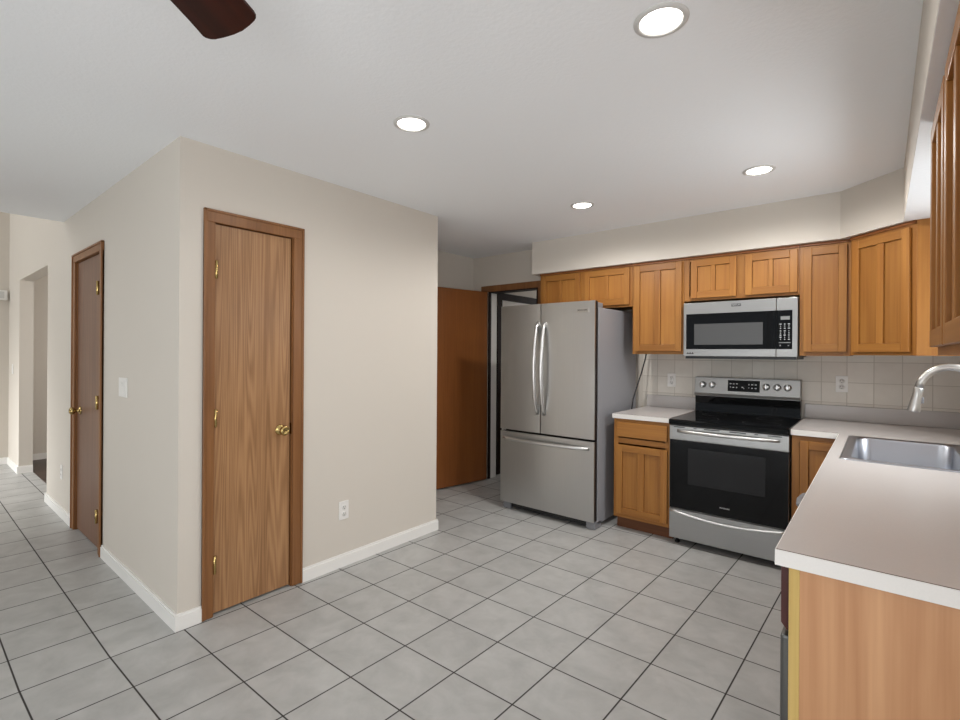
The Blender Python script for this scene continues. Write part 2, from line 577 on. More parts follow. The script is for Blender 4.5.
def tag(o, label, cat, group=None):
    o['label'] = label
    o['category'] = cat
    if group:
        o['group'] = group
    return o


def thing(name, label, cat, loc, rotz=0.0, group=None):
    o = bpy.data.objects.new(name, None)
    o.empty_display_size = 0.1
    COL.objects.link(o)
    o.location = loc
    o.rotation_euler = (0, 0, rotz)
    return tag(o, label, cat, group)


def struct_empty(name, loc, rotz=0.0):
    o = bpy.data.objects.new(name, None)
    COL.objects.link(o)
    o.location = loc
    o.rotation_euler = (0, 0, rotz)
    o['kind'] = 'structure'
    return o


def struct(name, mb):
    o = mb.build(name)
    o['kind'] = 'structure'
    return o


def text(name, body, size, m, parent, mat4, depth=0.0006):
    cu = bpy.data.curves.new(name, 'FONT')
    cu.body = body
    cu.size = size
    cu.align_x = 'CENTER'
    cu.align_y = 'CENTER'
    cu.extrude = depth
    tmp = bpy.data.objects.new(name + '_tmp', cu)
    COL.objects.link(tmp)
    dg = bpy.context.evaluated_depsgraph_get()
    me = bpy.data.meshes.new_from_object(tmp.evaluated_get(dg))
    bpy.data.objects.remove(tmp)
    bpy.data.curves.remove(cu)
    me.transform(mat4)
    me.materials.clear()
    me.materials.append(m)
    o = bpy.data.objects.new(name, me)
    COL.objects.link(o)
    o.parent = parent
    return o


def front_text(x, y, z):           # lettering that faces -Y
    return Matrix.Translation((x, y, z)) @ Matrix.Rotation(math.pi / 2, 4, 'X')


# ------------------------------------------------------------------ setting
PX, LY, PE = -0.332, -0.65, 1.182       # pantry wall plane, left wall plane, end of pantry wall
BW, RW = 2.878, 2.785                   # back wall, right wall
PB = 2.67                               # passage back wall
FAR, BACK = -5.8, -4.8                  # far foyer wall, wall behind the camera
TH = 0.12

b = MB(); b.box(FAR - TH, RW + TH, BACK - TH, 5.2, -0.12, 0, M['floor']); struct('floor', b)
b = MB(); b.box(-5.79, -2.2, -0.53, 1.35, 0.0, 0.006, M['dark_floor']); struct('floor_wood', b)
b = MB(); b.box(-2.88, RW + TH, BACK - TH, 5.2, CEIL, CEIL + 0.15, M['ceiling']); struct('ceiling', b)
b = MB(); b.box(FAR - TH, -2.70, BACK - TH, LY + 0.2, 5.0, 5.12, M['ceiling']); struct('ceiling_foyer', b)
b = MB(); b.box(-2.88, -2.76, BACK - TH, LY, CEIL + 0.15, 5.0, M['wall']); struct('wall_foyer_upper', b)
b = MB(); b.box(-5.79, -2.2, -0.53, 1.35, CEIL, CEIL + 0.1, M['ceiling']); struct('ceiling_side_room', b)

# pantry wall (faces +X) with door opening
b = MB()
b.box(PX - TH, PX, LY, -0.497, 0, CEIL, M['wall'])
b.box(PX - TH, PX, -0.497, -0.030, 2.068, CEIL, M['wall'])
b.box(PX - TH, PX, -0.030, PE, 0, CEIL, M['wall'])
struct('wall_pantry', b)
b = MB(); b.box(-1.206 - TH, PX - TH, PE - TH, PE, 0, CEIL, M['wall']); struct('wall_pantry_end', b)
# left wall (faces -Y): door opening, then the wide opening
b = MB()
OX0, OX1 = -5.05, -3.51
b.box(-1.722, PX - TH, LY, LY + TH, 0, CEIL, M['wall'])
b.box(-2.438, -1.722, LY, LY + TH, 2.075, CEIL, M['wall'])
b.box(OX1, -2.438, LY, LY + TH, 0, CEIL, M['wall'])
b.box(OX0, OX1, LY, LY + TH, 2.165, CEIL, M['wall'])
b.box(FAR, OX0, LY, LY + TH, 0, CEIL, M['wall'])
b.box(FAR, -2.88, LY, LY + TH, CEIL, 5.0, M['wall'])
struct('wall_left', b)
b = MB(); b.box(FAR - TH, FAR, BACK - TH, 1.5, 0, 5.0, M['wall']); struct('wall_far', b)
b = MB(); b.box(FAR, -2.2, 1.35, 1.45, 0, CEIL + 0.1, M['wall']); b.box(-2.2, -2.1, LY + TH, 1.45, 0, CEIL + 0.1, M['wall']); struct('wall_side_room', b)
# passage
b = MB(); b.box(-1.206 - TH, -1.206, PE, PB + TH, 0, CEIL, M['wall']); struct('wall_passage', b)
b = MB()
DX0, DX1 = -0.985, -0.345
b.box(-1.206, DX0, PB, PB + TH, 0, CEIL, M['wall'])
b.box(DX0, DX1, PB, PB + TH, 2.06, CEIL, M['wall'])
b.box(DX1, -0.292, PB, PB + TH, 0, CEIL, M['wall'])
b.box(-0.41, -0.292, PB + TH, BW + TH, 0, CEIL, M['wall'])
struct('wall_passage_back', b)
b = MB(); b.box(-0.292, RW, BW, BW + TH, 0, CEIL, M['wall']); struct('wall_back', b)
# right wall with the sink window and added side window openings
b = MB()
WY0, WY1, WZ0, WZ1 = 0.78, 1.94, 1.14, 2.06
SY0, SY1, SZ0, SZ1 = -3.1, -1.2, 0.45, 2.13
b.box(RW, RW + TH, SY1, WY0, 0, CEIL, M['wall'])
b.box(RW, RW + TH, WY1, BW + TH, 0, CEIL, M['wall'])
b.box(RW, RW + TH, WY0, WY1, 0, WZ0, M['wall'])
b.box(RW, RW + TH, WY0, WY1, WZ1, CEIL, M['wall'])
b.box(RW, RW + TH, SY0, SY1, 0, SZ0, M['wall'])
b.box(RW, RW + TH, SY0, SY1, SZ1, CEIL, M['wall'])
b.box(RW, RW + TH, BACK - TH, SY0, 0, CEIL, M['wall'])
struct('wall_right', b)
# wall behind the camera with patio doors and foyer glass
b = MB()
b.box(2.4, RW, BACK - TH, BACK, 0, CEIL, M['wall'])
b.box(-1.2, 2.4, BACK - TH, BACK, 2.3, CEIL, M['wall'])
b.box(-3.3, -1.2, BACK - TH, BACK, 0, CEIL, M['wall'])
b.box(-5.75, -4.1, BACK - TH, BACK, 0, 1.3, M['wall'])
b.box(-5.75, -4.1, BACK - TH, BACK, 4.5, 5.0, M['wall'])
b.box(-4.1, -3.3, BACK - TH, BACK, 0, 5.0, M['wall'])
b.box(-3.3, -2.76, BACK - TH, BACK, CEIL, 5.0, M['wall'])
b.box(FAR, -5.75, BACK - TH, BACK, 0, 5.0, M['wall'])
struct('wall_rear', b)


def window(name, axis, plane, a0, a1, z0, z1, mull=()):
    """casement in an opening; axis 'x': wall normal is X"""
    root = struct_empty(name, (plane, a0, z0) if axis == 'x' else (a0, plane, z0))
    fr = MB()
    w = 0.05

    def bar(p0, p1, q0, q1):
        if axis == 'x':
            fr.box(plane + 0.03, plane + 0.08, p0, p1, q0, q1, M['white_trim'])
        else:
            fr.box(p0, p1, plane - 0.08, plane - 0.03, q0, q1, M['white_trim'])
    bar(a0, a0 + w, z0, z1); bar(a1 - w, a1, z0, z1); bar(a0 + w, a1 - w, z0, z0 + w); bar(a0 + w, a1 - w, z1 - w, z1)
    for q in mull:
        bar(q - 0.025, q + 0.025, z0 + w, z1 - w)
    fr.build('window_frame', root, world=True)
    g = MB()
    if axis == 'x':
        g.box(plane + 0.05, plane + 0.056, a0 + w, a1 - w, z0 + w, z1 - w, M['glass'])
    else:
        g.box(a0 + w, a1 - w, plane - 0.056, plane - 0.05, z0 + w, z1 - w, M['glass'])
    g.build('pane', root, world=True)


window('window_1', 'x', RW, WY0, WY1, WZ0, WZ1, (1.36,))
window('window_added', 'x', RW, SY0, SY1, SZ0, SZ1, (-2.15,))  # unseen window added beside the camera to let the side fill in
window('window_3', 'y', BACK, -1.2, 2.4, 0.0, 2.3, (0.6,))
window('window_4', 'y', BACK, -5.75, -4.1, 1.3, 4.5, (-4.95,))

# dropped soffit over the cabinets
SB = 2.143
b = MB()
b.prism([(-0.255, 2.405), (2.120, 2.405), (2.420, 2.122), (2.420, -1.1), (RW, -1.1), (RW, BW), (-0.255, BW)], SB, CEIL, M['wall'])
sof = struct('wall_soffit', b)
b = MB()                                                      # stippled ceiling finish under the right-hand drop
b.prism([(2.421, 2.09), (2.421, -1.09), (RW - 0.001, -1.09), (RW - 0.001, 2.09)], SB - 0.004, SB, M['ceiling'])
struct('ceiling_soffit', b)

# tile backsplash
b = MB()
b.box(0.655, RW, BW - 0.008, BW, 0.88, 1.40, M['tile'])
b.box(RW - 0.008, RW, 2.0, BW - 0.008, 0.88, 1.40, M['tile'])
b.box(RW - 0.008, RW, -0.176, 2.0, 0.88, 1.14, M['tile'])
b.box(RW - 0.008, RW, -0.176, 0.78, 1.14, 1.40, M['tile'])
struct('wall_backsplash', b)

# baseboards
BH, BT = 0.082, 0.013


def baseboard(name, segs, m=None):
    bb = MB()
    for (x0, x1, y0, y1) in segs:
        bb.box(x0, x1, y0, y1, 0, BH - 0.012, m or M['white_trim'])
        dx = 0.005 if abs(x1 - x0) < 0.02 else 0
        dy = 0.005 if abs(y1 - y0) < 0.02 else 0
        bb.box(x0 + (dx if x0 < x1 and name != 'baseboard_right' else 0) * 0, x1 - dx, y0 + dy, y1, BH - 0.012, BH, m or M['white_trim'])
    return struct(name, bb)


baseboard('baseboard_pantry', [(PX, PX + BT, LY - BT, -0.541), (PX, PX + BT, 0.024, PE + BT), (PX - 0.3, PX, PE, PE + BT)])
baseboard('baseboard_left', [(-1.662, PX, LY - BT, LY), (OX1, -2.498, LY - BT, LY), (OX1 - BT, OX1, LY - BT, LY + TH)])
baseboard('baseboard_far', [(FAR, OX0, LY - BT, LY), (OX0, OX0 + BT, LY - BT, LY + TH), (FAR, FAR + BT, BACK, LY - BT), (FAR, FAR + BT, LY + TH, 1.35)])
baseboard('baseboard_passage', [(-1.206, -1.206 + BT, PE, PB)])


# ------------------------------------------------------------------ doors of the room
def knob(parent, o, axis, mt, s=1.0, world=True):
    kb = MB()
    kb.lathe([(0.031 * s, 0), (0.031 * s, 0.004), (0.024 * s, 0.009), (0.012 * s, 0.013), (0.011 * s, 0.030), (0.016 * s, 0.034),
              (0.026 * s, 0.042), (0.0285 * s, 0.052), (0.026 * s, 0.062), (0.017 * s, 0.068), (0.015 * s, 0.066), (0.004, 0.064)], o, axis, mt, 24)
    return kb.build('knob', parent, world)


# pantry door
d1 = struct_empty('door_1', (PX, -0.265, 0))
b = MB()
for (y0, y1) in ((-0.541, -0.484), (-0.041, 0.024)):
    b.box(PX, PX + 0.012, y0, y1, 0.002, 2.054 if y0 < -0.3 else 2.054, M['casing'], 0.003)
    yo = y0 if y0 < -0.3 else y1 - 0.014
    b.box(PX, PX + 0.018, yo, yo + 0.014, 0.002, 2.118, M['casing'], 0.003)
b.box(PX, PX + 0.012, -0.527, 0.010, 2.054, 2.110, M['casing'], 0.003)
b.box(PX, PX + 0.018, -0.541, 0.024, 2.106, 2.120, M['casing'], 0.003)
b.box(PX - TH, PX - 0.0005, -0.4965, -0.4815, 0.002, 2.067, M['casing'])
b.box(PX - TH, PX - 0.0005, -0.0455, -0.0305, 0.002, 2.067, M['casing'])
b.box(PX - TH, PX - 0.0005, -0.4815, -0.0455, 2.055, 2.067, M['casing'])
b.box(PX - TH + 0.02, PX - 0.046, -0.4815, -0.470, 0.002, 2.055, M['casing'])
b.box(PX - TH + 0.02, PX - 0.046, -0.057, -0.0455, 0.002, 2.055, M['casing'])
b.build('door_casing', d1, True)
b = MB()
b.box(PX - 0.044, PX - 0.008, -0.478, -0.052, 0.012, 2.050, M['oak'], 0.002)
leaf = b.build('door_leaf', d1, True)
knob(leaf, (PX - 0.008, -0.112, 0.932), (1, 0, 0), M['brass'])
for hz in (1.810, 1.036, 0.272):
    b = MB()
    b.lathe([(0.006, -0.047), (0.0075, -0.046), (0.0075, 0.046), (0.006, 0.047)], (PX + 0.013, -0.4790, hz), (0, 0, 1), M['brass'], 10)
    b.box(PX - 0.012, PX + 0.013, -0.4800, -0.4775, hz - 0.044, hz + 0.044, M['brass'])
    b.build('hinge', leaf, True)
b = MB(); b.box(PX - 0.03, PX - 0.001, -0.0458, -0.0444, 0.90, 0.965, M['brass']); b.build('strike_plate', d1, True)

# hall door on the left wall
d2 = struct_empty('door_2', (-2.08, LY, 0))
b = MB()
LO, LI, RI, RO = -2.498, -2.428, -1.732, -1.662
for (x0, x1) in ((LO, LI), (RI, RO)):
    b.box(x0, x1, LY - 0.013, LY, 0.002, 2.062, M['casing'], 0.003)
    xo = x0 if x0 == LO else x1 - 0.014
    b.box(xo, xo + 0.014, LY - 0.020, LY, 0.002, 2.122, M['casing'], 0.003)
b.box(LO + 0.014, RO - 0.014, LY - 0.013, LY, 2.062, 2.112, M['casing'], 0.003)
b.box(LO, RO, LY - 0.020, LY, 2.110, 2.124, M['casing'], 0.003)
b.box(-2.4375, LI + 0.003, LY + 0.0005, LY + TH, 0.002, 2.074, M['casing'])
b.box(RI - 0.003, -1.7225, LY + 0.0005, LY + TH, 0.002, 2.074, M['casing'])
b.box(LI + 0.003, RI - 0.003, LY + 0.0005, LY + TH, 2.062, 2.074, M['casing'])
b.build('door_casing', d2, True)
b = MB(); b.box(-2.422, -1.738, LY + 0.010, LY + 0.046, 0.012, 2.058, M['oak_shaded'], 0.002)
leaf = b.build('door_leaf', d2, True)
knob(leaf, (-2.330, LY + 0.010, 0.928), (0, -1, 0), M['brass'])
for hz in (1.81, 1.03, 0.258):
    b = MB()
    b.lathe([(0.007, -0.047), (0.009, -0.046), (0.009, 0.046), (0.007, 0.047)], (-1.742, LY - 0.018, hz), (0, 0, 1), M['brass'], 10)
    b.box(-1.743, -1.738, LY - 0.018, LY + 0.010, hz - 0.044, hz + 0.044, M['brass'])
    b.build('hinge', leaf, True)

# open passage door, swung back beside the passage wall
d3 = struct_empty('door_3', (-0.955, 2.600, 0))
b = MB()
b.box(-1.085, -1.000, PB - 0.016, PB, 0.002, 2.055, M['casing'], 0.003)
b.box(-1.085, -0.293, PB - 0.016, PB, 2.055, 2.122, M['casing'], 0.003)
b.box(-0.345, -0.293, PB - 0.016, PB, 0.002, 2.055, M['casing'], 0.003)
b.box(DX0, DX0 + 0.018, PB - 0.012, PB + 0.020, 0.002, 2.045, M['casing_dark'])
b.box(DX0, DX0 + 0.018, PB + 0.020, PB + TH, 0.002, 2.045, M['white_trim'])
b.box(DX1 - 0.018, DX1, PB - 0.012, PB + TH, 0.002, 2.045, M['casing_dark'])
b.box(DX0, DX1, PB - 0.012, PB + TH, 2.045, 2.059, M['casing_dark'])
b.build('door_casing', d3, True)
b = MB()
b.box(-0.036, 0.0, -0.805, 0.0, 0.014, 2.047, M['luan'], 0.002)
leaf = b.build('door_leaf', d3)
leaf.rotation_euler = (0, 0, -math.atan2(0.125, 0.645))
k = knob(leaf, (0.0, -0.735, 0.945), (1, 0, 0), M['bronze'], 1.0, False)

# back room seen through the doorway: side wall with a dark-cased white door
b = MB(); b.box(-1.13, -1.03, PB + TH, 5.0, 0, CEIL, M['wall']); struct('wall_back_room', b)
b = MB(); b.box(-1.03, -0.41, 5.0, 5.1, 0, CEIL, M['wall']); b.box(-0.41, -0.292, BW + TH, 5.1, 0, CEIL, M['wall']); struct('wall_back_room_end', b)
d4 = struct_empty('door_4', (-1.03, 3.30, 0))
b = MB()
b.box(-1.03, -1.012, 2.868, 2.958, 0.002, 2.075, M['casing_dark'], 0.003)
b.box(-1.03, -1.012, 3.720, 3.810, 0.002, 2.075, M['casing_dark'], 0.003)
b.box(-1.03, -1.012, 2.958, 3.720, 1.995, 2.075, M['casing_dark'], 0.003)
b.build('door_casing', d4, True)
b = MB(); b.box(-1.03, -1.022, 2.96, 3.718, 0.012, 1.993, M['white_trim'], 0.001)
leaf4 = b.build('door_leaf', d4, True)
knob(leaf4, (-1.022, 3.02, 0.94), (1, 0, 0), M['bronze'])
b = MB(); b.box(-1.03, -1.015, PB + TH, 2.868, 0, 0.10, M['casing_dark'], 0.002); struct('baseboard_back_room', b)


# ------------------------------------------------------------------ cabinets
def shaker(parent, x0, x1, z0, z1, name='door', mull=True, yf=-0.020, rail=0.052, stile=0.046, mw=0.040, off=0.0):
    """frame-and-panel front; local coordinates, face toward -Y, back at y = -0.001"""
    yb = -0.0015
    b = MB()
    bv = 0.0025
    b.box(x0, x0 + stile, yf, yb, z0, z1, M['cab'], bv)
    b.box(x1 - stile, x1, yf, yb, z0, z1, M['cab'], bv)
    b.box(x0 + stile, x1 - stile, yf, yb, z1 - rail, z1, M['cab_h'], bv)
    b.box(x0 + stile, x1 - stile, yf, yb, z0, z0 + rail, M['cab_h'], bv)
    if mull:
        xm = (x0 + x1) / 2 + off
        b.box(xm - mw / 2, xm + mw / 2, yf + 0.002, yb, z0 + rail, z1 - rail, M['cab'], bv)
    d = b.build(name, parent)
    p = MB()
    spans = [(x0 + stile, x1 - stile)]
    if mull:
        spans = [(x0 + stile, xm - mw / 2), (xm + mw / 2, x1 - stile)]
    for (a0_, a1_) in spans:                        # the panels sit in the frame with a fine shadow gap
        p.box(a0_ + 0.002, a1_ - 0.002, yf + 0.0115, yb - 0.001, z0 + rail + 0.002, z1 - rail - 0.002, M['cab'])
    p.build('door_panel', d)
    return d


def carcass(parent, w, depth, z0, z1, doors, open_bottom=False, toptrim=True):
    """box behind a face frame; local: x 0..w, face at y=0, back at y=depth"""
    b = MB()
    t = 0.016
    b.box(0, t, 0.018, depth, z0, z1, M['cab'])
    b.box(w - t, w, 0.018, depth, z0, z1, M['cab'])
    b.box(t, w - t, 0.018, depth, z0 + 0.012, z0 + 0.028, M['cab_in'])
    b.box(t, w - t, 0.018, depth, z1 - t, z1, M['cab_in'])
    b.box(t, w - t, depth - 0.006, depth, z0 + 0.028, z1 - t, M['cab_in'])
    b.build('carcass', parent)
    f = MB()
    s = 0.036
    f.box(0, s, 0, 0.018, z0, z1, M['cab'])
    f.box(w - s, w, 0, 0.018, z0, z1, M['cab'])
    f.box(s, w - s, 0, 0.018, z1 - s, z1, M['cab_h'])
    f.box(s, w - s, 0, 0.018, z0, z0 + s, M['cab_h'])
    for q in doors:
        f.box(q - 0.035, q + 0.035, 0, 0.018, z0 + s, z1 - s, M['cab'])
    f.build('face_frame', parent)
    if toptrim:
        tr = MB()
        tr.box(0, w, -0.012, 0.0, z1 - 0.017, z1, M['cab_top'])
        tr.build('top_trim', parent)


FY = 2.450
UT = SB - 0.001
u = thing('upper_cabinet', 'short honey maple wall cabinet with two doors above the refrigerator', 'cabinet', (-0.185, FY, 0))
carcass(u, 0.908, BW - FY - 0.001, 1.785, UT, (0.446,))
shaker(u, 0.022, 0.424, 1.803, 2.115, mw=0.03)
shaker(u, 0.472, 0.886, 1.803, 2.115, mw=0.03)

u = thing('upper_cabinet', 'tall single-door honey maple wall cabinet between the refrigerator and the microwave', 'cabinet', (0.725, FY, 0))
carcass(u, 0.413, BW - FY - 0.001, 1.384, UT, ())
shaker(u, 0.018, 0.398, 1.408, 2.115, mw=0.05)

u = thing('upper_cabinet', 'short honey maple wall cabinet with two doors directly above the microwave', 'cabinet', (1.140, FY, 0))
carcass(u, 0.755, BW - FY - 0.001, 1.800, UT, (0.396,))
shaker(u, 0.050, 0.368, 1.817, 2.113, mw=0.03)
shaker(u, 0.424, 0.745, 1.817, 2.113, mw=0.03)

u = thing('upper_cabinet', 'narrow flat-panel maple wall cabinet just right of the microwave', 'cabinet', (1.897, FY, 0))
carcass(u, 0.276, BW - FY - 0.001, 1.380, UT, ())
shaker(u, 0.022, 0.258, 1.406, 2.109, mull=False)

# diagonal corner cabinet
A = Vector((2.1755, 2.408, 0)); ang = -math.pi / 4
u = thing('corner_cabinet', 'angled maple wall cabinet across the corner above the outlet and faucet', 'cabinet', A, ang)
R45 = Matrix.Rotation(-ang, 2)
poly = [R45 @ (Vector(p) - A.xy) for p in ((2.1885, 2.4212), (2.4767, 2.133), (2.4767, 2.092), (RW - 0.001, 2.092), (RW - 0.001, BW - 0.0015), (2.1755, BW - 0.0015), (2.1755, 2.4342))]
b = MB(); b.prism([tuple(p) for p in poly], 1.385, UT, M['cab']); b.build('carcass', u)
L = 0.4275
b = MB(); s = 0.036
b.box(0, s, 0, 0.018, 1.385, UT, M['cab']); b.box(L - s, L, 0, 0.018, 1.385, UT, M['cab'])
b.box(s, L - s, 0, 0.018, UT - s, UT, M['cab_h']); b.box(s, L - s, 0, 0.018, 1.385, 1.385 + s, M['cab_h'])
b.build('face_frame', u)
b = MB(); b.box(0, L, -0.008, 0, UT - 0.017, UT, M['cab_top']); b.build('top_trim', u)
shaker(u, 0.030, 0.398, 1.405, 2.106, mw=0.045, off=0.004)

# near right wall cabinet, doors face -X
u = thing('upper_cabinet', 'large maple wall cabinet at the right edge of the view, near the sink', 'cabinet', (2.467, 0.602, 0), -math.pi / 2)
carcass(u, 1.352, RW - 2.467 - 0.001, 1.387, UT - 0.004, (0.450, 0.895))
shaker(u, 0.016, 0.432, 1.413, 2.105)
shaker(u, 0.468, 0.880, 1.413, 2.105)
shaker(u, 0.912, 1.336, 1.413, 2.105)

# base cabinets
BFY = 2.140


def base(parent, w, depth, splits=(), hrail=None):
    b = MB(); t = 0.016; z0, z1 = 0.10, 0.874
    b.box(0, t, 0.018, depth, z0, z1, M['cab']); b.box(w - t, w, 0.018, depth, z0, z1, M['cab'])
    b.box(t, w - t, 0.018, depth, z0, z0 + t, M['cab_in']); b.box(t, w - t, depth - 0.008, depth, z0 + t, z1, M['cab_in'])
    b.build('carcass', parent)
    f = MB(); s = 0.036
    f.box(0, s, 0, 0.018, z0, z1, M['cab']); f.box(w - s, w, 0, 0.018, z0, z1, M['cab'])
    f.box(s, w - s, 0, 0.018, z1 - s, z1, M['cab_h']); f.box(s, w - s, 0, 0.018, z0, z0 + s, M['cab_h'])
    if hrail:
        f.box(s, w - s, 0, 0.018, hrail - 0.02, hrail + 0.02, M['cab_h'])
    for q in splits:
        f.box(q - 0.03, q + 0.03, 0, 0.018, z0 + s, z1 - s, M['cab'])
    f.build('face_frame', parent)
    k = MB(); k.box(0, w, 0.070, 0.085, 0.0, z0, M['toe']); k.box(0, t, 0.085, depth, 0, z0, M['toe']); k.box(w - t, w, 0.085, depth, 0, z0, M['toe'])
    k.build('toe_kick', parent)


u = thing('base_cabinet', 'honey maple base cabinet with one drawer and door between refrigerator and range', 'cabinet', (0.703, BFY, 0))
base(u, 0.435, BW - BFY - 0.001, hrail=0.704)
b = MB(); b.box(0.028, 0.418, -0.020, -0.0015, 0.735, 0.850, M['cab_h'], 0.004); b.build('drawer_front', u)
shaker(u, 0.024, 0.418, 0.130, 0.672, mw=0.05, stile=0.05)

u = thing('base_cabinet', 'maple base cabinet with a single flat-panel door right of the range', 'cabinet', (1.893, BFY, 0))
b = MB()
b.box(0, 0.016, 0.018, BW - BFY - 0.001, 0.10, 0.874, M['cab']); b.box(0.016, 0.876, 0.718, 0.726, 0.10, 0.874, M['cab_in']); b.box(0.016, 0.270, 0.018, 0.718, 0.10, 0.116, M['cab_in'])
b.build('carcass', u)
b = MB(); b.box(0, 0.040, 0, 0.018, 0.10, 0.874, M['cab']); b.box(0.040, 0.271, 0, 0.018, 0.836, 0.874, M['cab_h']); b.box(0.040, 0.271, 0, 0.018, 0.10, 0.136, M['cab_h']); b.build('face_frame', u)
b = MB(); b.box(0, 0.271, 0.070, 0.085, 0, 0.10, M['toe']); b.build('toe_kick', u)
shaker(u, 0.044, 0.262, 0.130, 0.846, mull=False)

u = thing('sink_cabinet', 'long maple base cabinet under the sink, its doors hidden by the worktop', 'cabinet', (2.165, 2.138, 0), -math.pi / 2)
base(u, 1.676, RW - 2.165 - 0.010, splits=(0.60, 1.15), hrail=0.704)
for i, (x0, x1) in enumerate(((0.10, 0.58), (0.62, 1.14), (1.17, 1.66))):
    shaker(u, x0, x1, 0.130, 0.672)
    b = MB(); b.box(x0, x1, -0.020, -0.0015, 0.735, 0.846, M['cab_h'], 0.004); b.build('drawer_front', u)

# dishwasher beside the end panel
u = thing('dishwasher', 'dark-fronted dishwasher seen edge-on beside the worktop end panel', 'dishwasher', (2.165, 0.458, 0), -math.pi / 2)
b = MB(); b.box(0.002, 0.594, 0.002, 0.58, 0.02, 0.870, M['case']); b.build('tub', u)
b = MB(); b.prism([(-0.024, 0.720), (-0.012, 0.705), (0.001, 0.705), (0.001, 0.862), (-0.024, 0.862)], 0.004, 0.592, M['maroon'], axis='x'); b.build('control_panel', u)
b = MB(); b.box(0.004, 0.592, -0.026, 0.001, 0.115, 0.690, M['dark_steel'], 0.008); b.build('door', u)
b = MB(); b.box(0.004, 0.592, -0.004, 0.001, 0.690, 0.705, M['black']); b.build('grip_recess', u)
b = MB(); b.box(0.004, 0.592, 0.05, 0.06, 0.0, 0.110, M['black']); b.build('toe_kick', u)

# wood end panel
u = thing('end_panel', 'warm wood-grain end panel under the worktop at lower right', 'panel', (2.161, -0.166, 0))
b = MB(); b.box(0.022, RW - 2.161 - 0.001, 0.0, 0.022, 0.0, 0.874, M['panel']); b.build('panel_face', u)
b = MB(); b.box(0.0, 0.022, -0.002, 0.022, 0.0, 0.874, M['raw_edge'], 0.001); o = b.build('edge_strip', u); o['label'] = 'pale yellow unfinished wood edge strip'

# towel bar on the sink cabinet front
u = thing('towel_bar', 'small grey curved bar on the cabinet front behind the worktop edge near the range', 'bar', (2.145, 0.72, 0.79))
b = MB()
b.tube([(0, -0.10, 0.03), (-0.030, -0.10, 0.03), (-0.050, -0.07, 0.03), (-0.056, 0, 0.03), (-0.050, 0.07, 0.03), (-0.030, 0.10, 0.03), (0, 0.10, 0.03)], 0.012, M['grey_plastic'])
b.build('bar', u)


# ------------------------------------------------------------------ worktops
def slab(mb, xs, ys, mask, z0, z1, mtop, mside):
    def on(i, j):
        return 0 <= i < len(xs) - 1 and 0 <= j < len(ys) - 1 and mask(i, j)
    for i in range(len(xs) - 1):
        for j in range(len(ys) - 1):
            if not on(i, j):
                continue
            x0, x1, y0, y1 = xs[i], xs[i + 1], ys[j], ys[j + 1]
            mb.faces_from([(x0, y0, z1), (x1, y0, z1), (x1, y1, z1), (x0, y1, z1)], [(0, 1, 2, 3)], mtop)
            mb.faces_from([(x0, y0, z0), (x1, y0, z0), (x1, y1, z0), (x0, y1, z0)], [(3, 2, 1, 0)], mside)
            for (di, dj, p, q) in ((-1, 0, (x0, y1), (x0, y0)), (1, 0, (x1, y0), (x1, y1)), (0, -1, (x0, y0), (x1, y0)), (0, 1, (x1, y1), (x0, y1))):
                if not on(i + di, j + dj):
                    mb.faces_from([(p[0], p[1], z0), (q[0], q[1], z0), (q[0], q[1], z1), (p[0], p[1], z1)], [(0, 1, 2, 3)], mside)


CT, CB = 0.914, 0.878
u = thing('worktop', 'short beige laminate worktop between the refrigerator and the range', 'worktop', (0.700, 2.118, CB))
b = MB(); slab(b, [0.700, 1.139], [2.118, BW - 0.009], lambda i, j: True, CB, CT, M['counter'], M['seam']); 
bmesh.ops.remove_doubles(b.bm, verts=b.bm.verts, dist=1e-5); b.build('worktop_slab', u, True)
b = MB(); b.box(0.6975, 1.139, 2.1155, 2.118, CB, CT - 0.0015, M['counter_edge']); b.box(0.6975, 0.700, 2.118, BW - 0.009, CB, CT - 0.0015, M['counter_edge']); b.build('edge_band', u, True)
b = MB(); b.box(0.700, 1.128, BW - 0.028, BW - 0.009, CT, 1.018, M['counter'], 0.003); b.build('upstand', u, True)

SX0, SX1, SKY0, SKY1 = 2.200, 2.726, 1.220, 2.020
u = thing('worktop', 'long L-shaped beige laminate worktop holding the sink, at right', 'worktop', (2.136, -0.176, CB))
b = MB()
xs = [1.889, 2.136, SX0, SX1, RW - 0.009]; ys = [-0.176, SKY0, SKY1, 2.118, BW - 0.009]
slab(b, xs, ys, lambda i, j: not ((i == 0 and j < 3) or (i == 2 and j == 1)), CB, CT, M['counter'], M['seam'])
bmesh.ops.remove_doubles(b.bm, verts=b.bm.verts, dist=1e-5); b.build('worktop_slab', u, True)
b = MB()
b.box(2.1335, 2.136, -0.1785, 2.118, CB - 0.003, CT - 0.0015, M['counter_edge'])
b.box(2.136, RW - 0.009, -0.1785, -0.176, CB - 0.003, CT - 0.0015, M['counter_edge'])
b.box(1.889, 2.136, 2.1155, 2.118, CB, CT - 0.0015, M['counter_edge'])
b.build('edge_band', u, True)
b = MB(); b.box(1.889, RW - 0.009, BW - 0.028, BW - 0.009, CT, 1.020, M['counter'], 0.003); b.box(RW - 0.028, RW - 0.009, -0.176, BW - 0.028, CT, 1.020, M['counter'], 0.003); b.build('upstand', u, True)

# ------------------------------------------------------------------ sink and faucet


def rrect(x0, x1, y0, y1, r, n=6):
    pts = []
    for (cx, cy, a0) in ((x1 - r, y1 - r, 0), (x0 + r, y1 - r, 90), (x0 + r, y0 + r, 180), (x1 - r, y0 + r, 270)):
        for k in range(n + 1):
            a = math.radians(a0 + 90 * k / n)
            pts.append((cx + r * math.cos(a), cy + r * math.sin(a)))
    return pts


